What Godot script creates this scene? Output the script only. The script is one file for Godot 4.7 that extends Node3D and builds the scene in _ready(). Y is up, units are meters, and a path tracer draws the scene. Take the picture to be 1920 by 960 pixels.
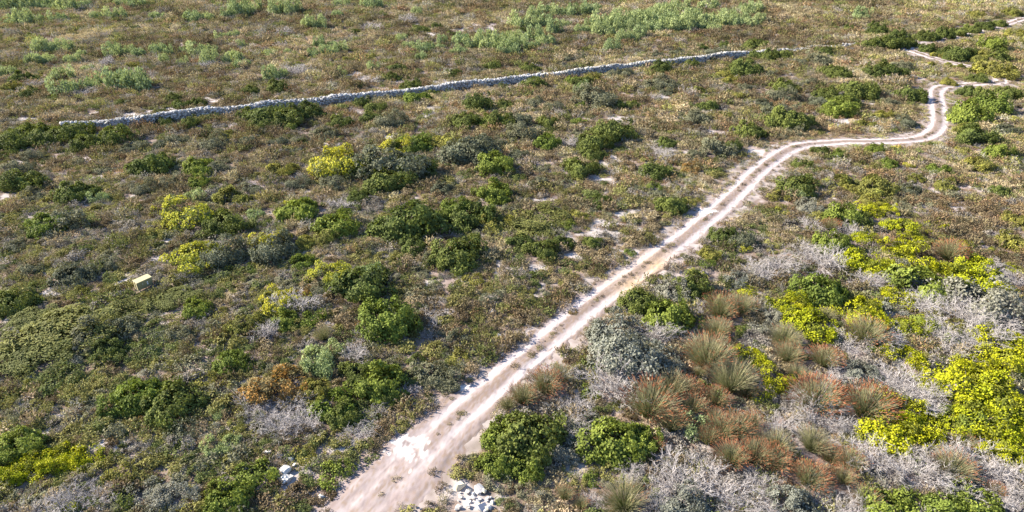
extends Node3D
# Coastal shrubland seen from a drone: sandy two-wheel track, dry stone wall, cabinet, several hundred bushes.

const CAM_H := 28.0          # metres above the ground
const FOCAL := 1280.0        # focal length in pixels of the 1920 x 960 photograph
var pitch := deg_to_rad(29.0)

const X0 := -165.0           # the area with detailed ground
const X1 := 175.0
const Z0 := -235.0
const Z1 := -12.0
const CELL := 0.17
var gw := 0
var gh := 0
var sand := PackedFloat32Array()      # how sandy the ground is, per ground cell
var taken := PackedByteArray()        # 1 where track, wall or cabinet stand, 2 under bushes
var low_noise := FastNoiseLite.new()
var mid_noise := FastNoiseLite.new()
var relief := FastNoiseLite.new()
var names := {}
var track_points: Array = []
var wall_points: Array = []

# ---------------------------------------------------------------- helpers
func photo_point(x: float, y: float, height := 0.0) -> Vector3:
	# the place in the world, at this height, that a pixel of the photograph shows
	var u := (x - 960.0) / FOCAL
	var v := (y - 480.0) / FOCAL
	var down := sin(pitch) + v * cos(pitch)
	var t := (CAM_H - height) / down
	return Vector3(u * t, height, -(cos(pitch) - v * sin(pitch)) * t)

func metres_per_pixel(y: float) -> float:
	var v := (y - 480.0) / FOCAL
	return CAM_H / (sin(pitch) + v * cos(pitch)) / FOCAL

func ground_y(x: float, z: float) -> float:
	return relief.get_noise_2d(x, z) * 0.22

func cell_at(x: float, z: float) -> int:
	var i := int((x - X0) / CELL)
	var j := int((z - Z0) / CELL)
	if i < 0 or j < 0 or i >= gw or j >= gh:
		return -1
	return j * gw + i

func numbered(called: String) -> String:
	var n: int = names.get(called, 0)
	names[called] = n + 1
	return called if n == 0 else "%s_%03d" % [called, n]

func tag(o: Node, label: String, category: String, group := "", kind := "") -> void:
	o.set_meta("label", label)
	if category:
		o.set_meta("category", category)
	if group:
		o.set_meta("group", group)
	if kind:
		o.set_meta("kind", kind)

func lin(r: float, g: float, b: float) -> Color:
	return Color(r, g, b).linear_to_srgb()

func paint(albedo: Color, rough := 0.9, vertex := false, glow_through := 0.0) -> StandardMaterial3D:
	var m := StandardMaterial3D.new()
	m.albedo_color = albedo
	m.roughness = rough
	m.metallic_specular = 0.3
	m.vertex_color_use_as_albedo = vertex
	m.cull_mode = BaseMaterial3D.CULL_DISABLED
	if glow_through > 0.0:
		m.backlight_enabled = true
		m.backlight = Color(glow_through, glow_through, glow_through * 0.8).linear_to_srgb()
	return m

class Sheet:
	# collects triangles with a colour for each vertex
	var v := PackedVector3Array()
	var n := PackedVector3Array()
	var c := PackedColorArray()
	var idx := PackedInt32Array()
	func tri(a: Vector3, b: Vector3, d: Vector3, col: Color) -> void:
		var k := v.size()
		var nn := (d - a).cross(b - a).normalized()
		v.push_back(a); v.push_back(b); v.push_back(d)
		for q in 3:
			n.push_back(nn); c.push_back(col)
		idx.push_back(k); idx.push_back(k + 1); idx.push_back(k + 2)
	func leaf(p: Vector3, along: Vector3, side: Vector3, col: Color) -> void:
		# a lozenge-shaped leaf or leaf cluster
		var k := v.size()
		var nn := side.cross(along).normalized()
		v.push_back(p); v.push_back(p + along * 0.55 - side); v.push_back(p + along); v.push_back(p + along * 0.55 + side)
		for q in 4:
			n.push_back(nn); c.push_back(col)
		idx.push_back(k); idx.push_back(k + 1); idx.push_back(k + 2)
		idx.push_back(k); idx.push_back(k + 2); idx.push_back(k + 3)
	func twig(a: Vector3, b: Vector3, ra: float, rb: float, col: Color) -> void:
		# a three-sided tapered stick
		var d := (b - a).normalized()
		var s := d.cross(Vector3(0.31, 0.87, 0.38)).normalized()
		var w := d.cross(s)
		var k := v.size()
		for q in 3:
			var e := s * cos(q * TAU / 3.0) + w * sin(q * TAU / 3.0)
			v.push_back(a + e * ra); n.push_back(e); c.push_back(col)
			v.push_back(b + e * rb); n.push_back(e); c.push_back(col)
		for q in 3:
			var p0 := k + q * 2
			var p1 := k + ((q + 1) % 3) * 2
			idx.push_back(p0); idx.push_back(p0 + 1); idx.push_back(p1)
			idx.push_back(p1); idx.push_back(p0 + 1); idx.push_back(p1 + 1)
	func made() -> ArrayMesh:
		var a := []
		a.resize(Mesh.ARRAY_MAX)
		a[Mesh.ARRAY_VERTEX] = v
		a[Mesh.ARRAY_NORMAL] = n
		a[Mesh.ARRAY_COLOR] = c
		a[Mesh.ARRAY_INDEX] = idx
		var m := ArrayMesh.new()
		m.add_surface_from_arrays(Mesh.PRIMITIVE_TRIANGLES, a)
		return m

func some_dir(r: RandomNumberGenerator) -> Vector3:
	var y := r.randf_range(-1.0, 1.0)
	var a := r.randf() * TAU
	var s := sqrt(1.0 - y * y)
	return Vector3(s * cos(a), y, s * sin(a))

func mixed(a: Color, b: Color, t: float, bright: float) -> Color:
	var q := a.lerp(b, clampf(t, 0.0, 1.0))
	return Color(q.r * bright, q.g * bright, q.b * bright)

func part(called: String, mesh: Mesh, m: Material, parent: Node) -> MeshInstance3D:
	var o := MeshInstance3D.new()
	o.name = called
	o.mesh = mesh
	o.material_override = m
	parent.add_child(o, true)
	return o

# ---------------------------------------------------------------- bush shapes, all about 1 in radius and 1 in height
func leafy_crown(r: RandomNumberGenerator, clumps: int, leaves: int, clump_r: float, leaf_l: float, leaf_w: float, dark: Color, light: Color, up: float, flower: Color, flower_share: float) -> Array:
	# returns [foliage, flowers or null, clump centres]
	var f := Sheet.new()
	var fl := Sheet.new()
	var lobes := FastNoiseLite.new()
	lobes.seed = r.randi() % 10000
	lobes.frequency = 0.75
	var centres := []
	# several domes that lean on each other, so that the outline is uneven
	var domes := []
	var n_domes := 1 if clumps < 20 else r.randi_range(3, 5)
	for k in n_domes:
		var da := k * TAU / n_domes + r.randf_range(-0.6, 0.6)
		var off := 0.0 if n_domes == 1 else r.randf_range(0.28, 0.58)
		var size := 1.0 if n_domes == 1 else r.randf_range(0.42, 0.72)
		domes.push_back([Vector3(cos(da) * off, 0, sin(da) * off), size, r.randf_range(0.65, 1.45)])
	for k in clumps:
		var y := r.randf_range(-0.05, 1.0)
		var a := r.randf() * TAU
		var s := sqrt(maxf(0.0, 1.0 - y * y))
		var d := Vector3(s * cos(a), y, s * sin(a))
		var dome: Array = domes[k % n_domes]
		var reach: float = dome[1] * (0.9 + 0.55 * lobes.get_noise_3dv(d * 1.6 + dome[0] * 3.0)) * (0.6 + 0.4 * pow(r.randf(), 0.3)) - clump_r * 0.6
		var c: Vector3 = dome[0] + d * reach * Vector3(1, dome[2], 1)
		c.y = maxf(c.y * 0.92, 0.06)
		centres.push_back(c)
		var tone := r.randf()
		var flowering := r.randf() < flower_share and y > 0.12
		var cr := clump_r * r.randf_range(0.65, 1.3)
		for q in leaves:
			var e := (some_dir(r) + (c - Vector3(0, 0.15, 0)).normalized() * 0.75).normalized()
			var p := c + e * cr * (0.62 + 0.4 * pow(r.randf(), 0.6)) * Vector3(1.0, 0.85, 1.0)
			if p.y < 0.015:
				continue
			var out := (p - Vector3(0, 0.2, 0)).normalized()
			# leaves hold their faces to the light, more or less
			var facing := (e * 0.45 + out * 0.45 + Vector3(0, 0.35, 0) + some_dir(r) * 0.6).normalized()
			var along := (facing.cross(some_dir(r)).normalized() + Vector3(0, up, 0) + out * 0.25).normalized()
			var side := facing.cross(along).normalized()
			var l := leaf_l * r.randf_range(0.7, 1.3)
			var w := leaf_w * r.randf_range(0.75, 1.3)
			if flowering and e.y > -0.3 and r.randf() < 0.92:
				fl.leaf(p, along * l, side * w, mixed(flower, Color(flower.r * 0.72, flower.g * 0.85, flower.b), r.randf() * 0.7 + tone * 0.3, r.randf_range(0.8, 1.15)))
			else:
				f.leaf(p, along * l, side * w, mixed(dark, light, tone * 0.6 + r.randf() * 0.45, r.randf_range(0.85, 1.15)))
	return [f.made(), fl.made() if fl.v.size() else null, centres]

func stems(r: RandomNumberGenerator, centres: Array, col: Color, how_many: int, thick: float) -> ArrayMesh:
	var s := Sheet.new()
	for k in how_many:
		var c: Vector3 = centres[r.randi() % centres.size()]
		var root := Vector3(r.randf_range(-0.12, 0.12), -0.06, r.randf_range(-0.12, 0.12))
		var mid := root.lerp(c, 0.5) + some_dir(r) * 0.08 + Vector3(0, 0.06, 0)
		s.twig(root, mid, thick, thick * 0.7, mixed(col, col, 0.0, r.randf_range(0.8, 1.2)))
		s.twig(mid, c, thick * 0.7, thick * 0.3, mixed(col, col, 0.0, r.randf_range(0.8, 1.2)))
	return s.made()

func dead_crown(r: RandomNumberGenerator, mains: int, a: Color, b: Color) -> Array:
	var trunk := Sheet.new()
	var tw := Sheet.new()
	for k in mains:
		var ang := r.randf() * TAU
		var lift := r.randf_range(0.15, 1.25)
		var d := Vector3(cos(ang) * cos(lift), sin(lift), sin(ang) * cos(lift))
		var p := Vector3(r.randf_range(-0.3, 0.3), -0.04, r.randf_range(-0.3, 0.3))
		var col := mixed(a, b, r.randf(), r.randf_range(0.85, 1.15))
		var seg := r.randf_range(0.16, 0.27)
		var rad := r.randf_range(0.008, 0.018)
		for q in 4:
			var e := p + d * seg
			if e.y < 0.02:
				e.y = 0.02
			trunk.twig(p, e, rad, rad * 0.75, col)
			rad *= 0.75
			p = e
			d = (d + some_dir(r) * 0.38 + Vector3(0, -0.06, 0)).normalized()
			for j in 3:
				var d2 := (d * 0.8 + some_dir(r) * 0.85 + Vector3(0, 0.12, 0)).normalized()
				var p2 := p
				var r2 := 0.0062
				var seg2 := r.randf_range(0.1, 0.19)
				for i in 2:
					var e2 := p2 + d2 * seg2
					if e2.y < 0.02:
						e2.y = 0.02
					tw.twig(p2, e2, r2, r2 * 0.75, mixed(a, b, r.randf(), r.randf_range(0.85, 1.2)))
					for g in 3:
						var d3 := (d2 + some_dir(r) * 0.75).normalized()
						var e3 := e2 + d3 * seg2 * r.randf_range(0.6, 1.1)
						e3.y = maxf(e3.y, 0.02)
						tw.twig(e2, e3, r2 * 0.8, r2 * 0.45, mixed(a, b, r.randf(), r.randf_range(0.8, 1.2)))
					p2 = e2
					r2 *= 0.8
					d2 = (d2 + some_dir(r) * 0.35).normalized()
	return [trunk.made(), tw.made()]

func tussock(r: RandomNumberGenerator, count: int, low: Color, high: Color, head: Color, head_share: float) -> Array:
	var s := Sheet.new()
	var h := Sheet.new()
	for k in count:
		var ang := r.randf() * TAU
		var lean := pow(r.randf(), 0.75) * 0.92
		var d := Vector3(cos(ang) * sin(lean), cos(lean), sin(ang) * sin(lean))
		var p := Vector3(cos(ang), 0, sin(ang)) * sqrt(r.randf()) * 0.24 + Vector3(0, -0.03, 0)
		var length := r.randf_range(0.75, 1.12)
		var side := d.cross(some_dir(r)).normalized()
		var tone := r.randf()
		for q in 4:
			var e := p + d * length * 0.25
			e.y = maxf(e.y, 0.015)
			var w0 := 0.0052 * (1.0 - q * 0.13)
			var w1 := 0.0052 * (1.0 - (q + 1) * 0.13)
			var col := mixed(low, high, q * 0.3 + tone * 0.25, r.randf_range(0.85, 1.15))
			s.tri(p - side * w0, p + side * w0, e + side * w1, col)
			s.tri(p - side * w0, e + side * w1, e - side * w1, col)
			p = e
			d = (d + Vector3(cos(ang) * 0.09, -0.05, sin(ang) * 0.09) + some_dir(r) * 0.05).normalized()
		if r.randf() < head_share:
			var hc := mixed(head, Color(head.r * 0.6, head.g * 0.75, head.b), r.randf(), r.randf_range(0.8, 1.2))
			h.leaf(p - d * 0.13, d * 0.15, side * 0.0085, hc)
			h.leaf(p - d * 0.09, d * 0.14, side.cross(d) * 0.0085, hc)
	return [s.made(), h.made()]

func heath_clump(r: RandomNumberGenerator, sprays: int, spread: float, thin: float) -> ArrayMesh:
	# colours near 1: each copy brings its own colour
	var s := Sheet.new()
	for k in sprays:
		var ang := r.randf() * TAU
		var rad := sqrt(r.randf()) * 0.62
		var p := Vector3(cos(ang) * rad, -0.05, sin(ang) * rad)
		var d := (Vector3(cos(ang) * rad * spread, 1.0, sin(ang) * rad * spread) + some_dir(r) * 0.35).normalized()
		var tall := r.randf_range(0.55, 1.0) * (1.0 - rad * 0.5)
		var tone := r.randf_range(0.72, 1.25)
		var steps := 6
		for q in steps:
			var at := p + d * tall * (0.25 + 0.75 * float(q) / steps)
			var facing := (Vector3(cos(ang) * rad, 0.7, sin(ang) * rad) + some_dir(r) * 0.8).normalized()
			var along := (facing.cross(some_dir(r)).normalized() + d * 0.7).normalized()
			var side := facing.cross(along).normalized()
			var b := tone * r.randf_range(0.8, 1.2)
			var warm := r.randf_range(-0.08, 0.08)
			s.leaf(at, along * r.randf_range(0.17, 0.3), side * thin * r.randf_range(0.7, 1.3), Color(b * (1.0 + warm), b, b * (1.0 - warm)))
	return s.made()

func rock_mesh(r: RandomNumberGenerator, blocky: float) -> ArrayMesh:
	# a lump with flat facets: a cube sphere of 3 x 3 quads a side, pushed in by a few planes
	var planes := []
	for k in 9:
		planes.push_back([some_dir(r), r.randf_range(0.55, 0.85)])
	var s := Sheet.new()
	var step := 3
	for face in 6:
		for i in step:
			for j in step:
				var q := []
				for ij in [[i, j], [i + 1, j], [i + 1, j + 1], [i, j + 1]]:
					var u: float = ij[0] * 2.0 / step - 1.0
					var w: float = ij[1] * 2.0 / step - 1.0
					var p := Vector3(u, w, 1.0)
					if face == 1: p = Vector3(-u, w, -1.0)
					elif face == 2: p = Vector3(1.0, w, -u)
					elif face == 3: p = Vector3(-1.0, w, u)
					elif face == 4: p = Vector3(u, 1.0, -w)
					elif face == 5: p = Vector3(u, -1.0, w)
					p = p.normalized().lerp(p * 0.72, blocky)
					for pl in planes:
						var over: float = p.dot(pl[0]) - pl[1]
						if over > 0.0:
							p -= pl[0] * over
					q.push_back(p)
				s.tri(q[0], q[2], q[1], Color(1, 1, 1))
				s.tri(q[0], q[3], q[2], Color(1, 1, 1))
	return s.made()

# ---------------------------------------------------------------- the kinds of bushes
var kinds := {}
func make_kinds() -> void:
	var no := Color(0, 0, 0)
	# code: name, look, category, height over radius, clumps etc.
	var bark := Color(0.12, 0.10, 0.085)
	var spec := {
		"D": ["evergreen_bush", "dark green rounded", 0.9, Color(0.05, 0.066, 0.02), Color(0.19, 0.22, 0.05), 0.1, no, 0.0, 0.07, 0.028],
		"G": ["leafy_bush", "fresh green leafy", 0.92, Color(0.08, 0.105, 0.022), Color(0.26, 0.31, 0.055), 0.15, no, 0.0, 0.075, 0.03],
		"O": ["grey_green_bush", "dull grey-green", 0.8, Color(0.075, 0.078, 0.045), Color(0.24, 0.24, 0.15), 0.25, no, 0.0, 0.07, 0.022],
		"V": ["olive_bush", "yellowish olive-green", 0.8, Color(0.10, 0.10, 0.03), Color(0.30, 0.28, 0.065), 0.25, Color(0.40, 0.36, 0.07), 0.25, 0.07, 0.025],
		"Y": ["yellow_topped_bush", "yellow-topped", 0.88, Color(0.10, 0.11, 0.045), Color(0.24, 0.25, 0.10), 0.2, Color(0.56, 0.49, 0.05), 0.8, 0.06, 0.024],
		"B": ["golden_bush", "bright golden-yellow flowering", 0.72, Color(0.10, 0.115, 0.02), Color(0.26, 0.265, 0.03), 0.45, Color(0.45, 0.425, 0.015), 0.74, 0.06, 0.024],
		"S": ["silver_bush", "silvery grey leafy", 0.78, Color(0.14, 0.14, 0.105), Color(0.34, 0.33, 0.265), 0.2, no, 0.0, 0.065, 0.02],
		"P": ["pale_bush", "pale green feathery", 1.05, Color(0.15, 0.19, 0.075), Color(0.46, 0.52, 0.24), 0.6, no, 0.0, 0.10, 0.024],
		"C": ["rusty_bush", "rusty orange flowering", 0.78, Color(0.13, 0.115, 0.05), Color(0.26, 0.20, 0.09), 0.3, Color(0.40, 0.215, 0.06), 0.5, 0.065, 0.022],
		"M": ["creeping_bush", "low spreading green-brown", 0.3, Color(0.085, 0.095, 0.03), Color(0.235, 0.235, 0.065), 0.5, no, 0.0, 0.055, 0.018],
	}
	var r := RandomNumberGenerator.new()
	r.seed = 71
	for code in spec:
		var q: Array = spec[code]
		var small := []
		var big := []
		for k in 3:
			small.push_back(crown_set(r, q, 20, 90, 0.34, 1.35, bark, 7, 0.028))
		for k in 5:
			big.push_back(crown_set(r, q, 78 if code != "M" else 130, 96, 0.19 if code != "M" else 0.17, 1.0, bark, 16, 0.02))
		var tints := []
		for t in [[1.0, 1.0, 1.0], [0.82, 0.87, 0.9], [1.12, 1.05, 0.95]]:
			tints.push_back(paint(Color(t[0], t[1], t[2]).clamp().linear_to_srgb() if t[0] <= 1.0 else Color(1, 1, 1), 0.75, true, 0.55))
		kinds[code] = {"name": q[0], "look": q[1], "tall": q[2], "small": small, "big": big, "tints": tints}
	var stick := paint(Color(1, 1, 1), 0.85, true)
	var dead := []
	for k in 5:
		dead.push_back(dead_crown(r, 24 + k * 2, Color(0.25, 0.225, 0.215), Color(0.52, 0.485, 0.47)))
	kinds["T"] = {"name": "dead_bush", "look": "bare grey dead", "tall": 0.72, "sets": dead, "stick": stick}
	var reeds := []
	for k in 8:
		reeds.push_back(tussock(r, 700 + k * 50, Color(0.12, 0.165, 0.04), Color(0.26, 0.235, 0.14), Color(0.44, 0.16, 0.07), [0.65, 0.8, 0.45, 0.12, 0.35, 0.05, 0.55, 0.25][k]))
	kinds["R"] = {"name": "reed_tussock", "look": "rust-tipped reed", "tall": 1.12, "sets": reeds, "stick": paint(Color(1, 1, 1), 0.7, true, 0.35)}

func crown_set(r: RandomNumberGenerator, q: Array, clumps: int, leaves: int, clump_r: float, big_leaf: float, bark: Color, n_stems: int, thick: float) -> Array:
	var c := leafy_crown(r, clumps, leaves, clump_r, q[8] * big_leaf, q[9] * big_leaf, q[3], q[4], q[5], q[6], q[7])
	return [c[0], c[1], stems(r, c[2], bark, n_stems, thick)]

var bark_paint: StandardMaterial3D
func grow(code: String, at: Vector3, radius: float, r: RandomNumberGenerator, tall := 1.0) -> Node3D:
	var k: Dictionary = kinds[code]
	var o := Node3D.new()
	o.name = numbered(k.name)
	add_child(o)
	o.position = at
	o.rotation.y = r.randf() * TAU
	var hh: float = radius * k.tall * (1.3 if code != "T" and code != "R" else 1.0) * r.randf_range(0.9, 1.12) * tall
	o.scale = Vector3(radius * r.randf_range(0.93, 1.1), hh, radius * r.randf_range(0.93, 1.1))
	if code == "T":
		var s: Array = k.sets[r.randi() % k.sets.size()]
		part("trunk", s[0], k.stick, o)
		part("crown", s[1], k.stick, o)
	elif code == "R":
		o.rotation += Vector3(r.randf_range(-0.2, 0.2), 0, r.randf_range(-0.2, 0.2))
		o.scale *= r.randf_range(0.72, 1.15)
		var s: Array = k.sets[r.randi() % k.sets.size()]
		part("reeds", s[0], k.stick, o)
		part("blossom", s[1], k.stick, o)
	else:
		var pool: Array = k.big if radius > 1.15 and code != "P" else k.small
		var s: Array = pool[r.randi() % pool.size()]
		var tint: Material = k.tints[r.randi() % k.tints.size()]
		part("foliage", s[0], tint, o)
		if s[1]:
			part("blossom", s[1], tint, o)
		part("trunk", s[2], bark_paint, o)
	return o

# ---------------------------------------------------------------- build
func _ready() -> void:
	# camera
	var cam := Camera3D.new()
	cam.name = "camera"
	add_child(cam)
	cam.position = Vector3(0, CAM_H, 0)
	cam.rotation.x = -pitch
	cam.fov = rad_to_deg(2.0 * atan(480.0 / FOCAL))
	cam.near = 0.5
	cam.far = 4000.0
	cam.current = true
	# sky
	var env := Environment.new()
	env.background_mode = Environment.BG_SKY
	var sky_mat := ProceduralSkyMaterial.new()
	sky_mat.sky_top_color = Color(0.34, 0.47, 0.66)
	sky_mat.sky_horizon_color = Color(0.78, 0.82, 0.88)
	sky_mat.ground_horizon_color = Color(0.62, 0.60, 0.58)
	sky_mat.ground_bottom_color = Color(0.40, 0.36, 0.32)
	sky_mat.sky_curve = 0.16
	var sky := Sky.new()
	sky.sky_material = sky_mat
	env.sky = sky
	env.background_energy_multiplier = 0.66
	env.tonemap_mode = Environment.TONE_MAPPER_LINEAR
	env.tonemap_exposure = 3.45
	env.sdfgi_enabled = true
	env.ssao_enabled = true
	env.ssil_enabled = true
	var we := WorldEnvironment.new()
	we.name = "world_environment"
	we.environment = env
	add_child(we)
	# sun: from the west, a little beyond the scene, fairly low
	var sun := DirectionalLight3D.new()
	sun.name = "sun"
	var az := deg_to_rad(14.0)      # turned from straight left towards the far side
	var el := deg_to_rad(31.0)
	var to_sun := Vector3(-cos(az) * cos(el), sin(el), -sin(az) * cos(el))
	add_child(sun)
	sun.look_at_from_position(to_sun * 50.0, Vector3.ZERO, Vector3.UP)
	sun.light_energy = 1.6
	sun.light_color = Color(1.0, 0.96, 0.895)
	sun.light_angular_distance = 0.5
	sun.shadow_enabled = true

	relief.seed = 5
	relief.frequency = 0.06
	low_noise.seed = 11
	low_noise.frequency = 0.035
	low_noise.fractal_octaves = 3
	mid_noise.seed = 23
	mid_noise.frequency = 0.22
	mid_noise.fractal_octaves = 3
	bark_paint = paint(Color(1, 1, 1), 0.9, true)
	gw = int((X1 - X0) / CELL)
	gh = int((Z1 - Z0) / CELL)
	lines()
	sandy_places()
	make_ground()
	make_track()
	make_wall()
	make_cabinet()
	make_rocks()
	make_kinds()
	place_bushes()
	for z in ZONES:
		zone_places.push_back([photo_point(z[0], z[1]), z[2] * metres_per_pixel(z[1]), z.slice(3)])
	place_mounds()
	place_heath()

func smooth_line(px: Array, step: float) -> Array:
	var c := Curve3D.new()
	var pts := []
	for q in px:
		pts.push_back(photo_point(q[0], q[1]))
	for i in pts.size():
		var a: Vector3 = pts[maxi(i - 1, 0)]
		var b: Vector3 = pts[mini(i + 1, pts.size() - 1)]
		var p: Vector3 = pts[i]
		var d := (b - a).normalized()
		c.add_point(p, -d * p.distance_to(a) * 0.33, d * p.distance_to(b) * 0.33)
	var out := []
	var n := int(c.get_baked_length() / step)
	for i in n + 1:
		out.push_back(c.sample_baked(i * step, true))
	return out

const TRACK := [[560, 1080], [618, 1018], [676, 960], [735, 900], [790, 846], [854, 786], [930, 720], [1012, 649], [1098, 577], [1163, 530], [1210, 497], [1272, 453], [1358, 381], [1423, 320], [1447, 301], [1474, 284], [1507, 273], [1573, 267], [1640, 266], [1705, 262], [1740, 254], [1757, 238], [1759, 213], [1756, 187], [1755, 171], [1767, 163], [1790, 160], [1830, 158], [1862, 156], [1877, 152], [1863, 142], [1840, 131], [1810, 124], [1773, 115], [1740, 106], [1714, 98], [1700, 90], [1708, 83], [1730, 78], [1780, 68], [1830, 57], [1867, 49], [1907, 39], [1960, 24]]
const WALL := [[120, 246], [167, 241], [240, 236], [293, 230], [350, 223], [440, 213], [527, 204], [593, 199], [660, 191], [727, 182], [827, 171], [900, 163], [960, 156], [1013, 150], [1120, 138], [1220, 127], [1283, 120], [1360, 111], [1423, 103], [1487, 96], [1523, 91], [1580, 86], [1610, 83]]

func lines() -> void:
	track_points = smooth_line(TRACK, 0.2)
	wall_points = smooth_line(WALL, 0.15)
	sand.resize(gw * gh)
	taken.resize(gw * gh)
	for i in range(0, track_points.size(), 2):
		mark(track_points[i], 1.4 + clampf((16.0 - i * 0.2) / 9.0, 0.0, 1.0) * 1.0, 1)
	for i in range(0, wall_points.size(), 3):
		mark(wall_points[i], 0.65, 1)
	for i in range(0, track_points.size(), 2):
		mark(track_points[i], 1.9 if track_points[i].z > -58.0 else (3.0 if track_points[i].z > -95.0 else 4.2), 3)

func mark(p: Vector3, rad: float, what: int) -> void:
	var i0 := int((p.x - rad - X0) / CELL)
	var i1 := int((p.x + rad - X0) / CELL)
	var j0 := int((p.z - rad - Z0) / CELL)
	var j1 := int((p.z + rad - Z0) / CELL)
	for j in range(maxi(j0, 0), mini(j1, gh - 1) + 1):
		for i in range(maxi(i0, 0), mini(i1, gw - 1) + 1):
			var dx := X0 + i * CELL - p.x
			var dz := Z0 + j * CELL - p.z
			if dx * dx + dz * dz < rad * rad and taken[j * gw + i] != 1 and not (what == 2 and taken[j * gw + i] == 3):
				taken[j * gw + i] = what

# bare sand in the photograph: centre x, y, half width, half height in its pixels
const SAND := [[240, 214, 70, 9], [295, 203, 30, 4], [60, 224, 40, 6], [410, 187, 34, 7], [160, 296, 34, 6], [33, 300, 20, 4], [588, 277, 24, 9], [624, 270, 20, 6], [823, 202, 34, 4], [806, 216, 32, 8], [880, 208, 22, 4], [677, 210, 14, 4], [720, 257, 26, 5], [553, 223, 16, 4], [663, 137, 22, 5], [680, 148, 34, 5], [713, 168, 26, 4], [827, 152, 60, 4], [980, 173, 16, 5], [993, 133, 40, 5], [1270, 108, 36, 5], [1200, 138, 16, 4], [1243, 183, 16, 7], [1220, 200, 12, 5], [1160, 223, 30, 7], [1297, 230, 30, 10], [1200, 247, 30, 6], [1157, 257, 26, 8], [1365, 248, 34, 8], [1217, 267, 20, 4], [1145, 292, 18, 14], [1128, 315, 20, 18], [1283, 283, 24, 6], [1420, 283, 20, 8], [1573, 227, 30, 10], [1630, 193, 16, 4], [1450, 277, 16, 6], [1507, 7, 60, 6], [1670, 7, 30, 5], [23, 367, 26, 6], [173, 333, 30, 7], [127, 440, 34, 10], [213, 460, 32, 7], [300, 480, 26, 10], [93, 552, 34, 14], [43, 593, 40, 16], [230, 522, 24, 14], [317, 447, 12, 4], [933, 462, 14, 10], [930, 503, 34, 11], [837, 583, 24, 15], [770, 547, 16, 8], [773, 628, 28, 9], [800, 527, 18, 5], [930, 630, 18, 8], [1133, 340, 24, 9], [1013, 373, 24, 6], [997, 500, 22, 14], [1070, 477, 24, 8], [1303, 357, 20, 6], [47, 802, 34, 10], [90, 808, 14, 8], [113, 775, 30, 8], [213, 832, 60, 12], [43, 750, 14, 8], [427, 803, 22, 8], [293, 667, 12, 8], [620, 832, 40, 12], [690, 890, 46, 26], [840, 905, 40, 20], [880, 930, 50, 26], [1290, 35, 80, 10], [900, 55, 60, 8], [820, 62, 60, 8], [1340, 12, 60, 6], [1180, 470, 30, 8], [1145, 430, 60, 20], [1180, 400, 40, 14], [540, 850, 40, 12], [535, 905, 30, 24]]

func sandy_places() -> void:
	var n := FastNoiseLite.new()
	n.seed = 3
	n.frequency = 0.45
	n.fractal_octaves = 4
	for q in SAND:
		var c := photo_point(q[0], q[1])
		var rx: float = absf(photo_point(q[0] + q[2], q[1]).x - c.x)
		var rz: float = absf(photo_point(q[0], q[1] + q[3]).z - photo_point(q[0], q[1] - q[3]).z) * 0.5
		var i0 := maxi(int((c.x - rx * 1.4 - X0) / CELL), 0)
		var i1 := mini(int((c.x + rx * 1.4 - X0) / CELL), gw - 1)
		var j0 := maxi(int((c.z - rz * 1.4 - Z0) / CELL), 0)
		var j1 := mini(int((c.z + rz * 1.4 - Z0) / CELL), gh - 1)
		for j in range(j0, j1 + 1):
			for i in range(i0, i1 + 1):
				var x := X0 + i * CELL
				var z := Z0 + j * CELL
				var d := sqrt(pow((x - c.x) / rx, 2) + pow((z - c.z) / rz, 2))
				var s := clampf((1.05 - d + n.get_noise_2d(x, z) * 1.5 - 0.05) * 1.9, 0.0, 1.0)
				if s > sand[j * gw + i]:
					sand[j * gw + i] = s
	# bare strips beside the track
	for i in range(0, track_points.size(), 3):
		var p: Vector3 = track_points[i]
		var rad := 2.35 + n.get_noise_2d(p.x * 0.3, p.z * 0.3) * 1.0
		var i0 := maxi(int((p.x - rad - X0) / CELL), 0)
		var i1 := mini(int((p.x + rad - X0) / CELL), gw - 1)
		var j0 := maxi(int((p.z - rad - Z0) / CELL), 0)
		var j1 := mini(int((p.z + rad - Z0) / CELL), gh - 1)
		for j in range(j0, j1 + 1):
			for k in range(i0, i1 + 1):
				var dx := X0 + k * CELL - p.x
				var dz := Z0 + j * CELL - p.z
				if dx * dx + dz * dz < rad * rad and sand[j * gw + k] < 0.5:
					sand[j * gw + k] = 0.5

func noise_bytes(sd: int, freq: float, oct: int, w: int, h: int) -> PackedByteArray:
	var n := FastNoiseLite.new()
	n.seed = sd
	n.frequency = freq
	n.fractal_octaves = oct
	var im := n.get_image(w, h, false, false, false)
	im.convert(Image.FORMAT_L8)
	return im.get_data()

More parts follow.
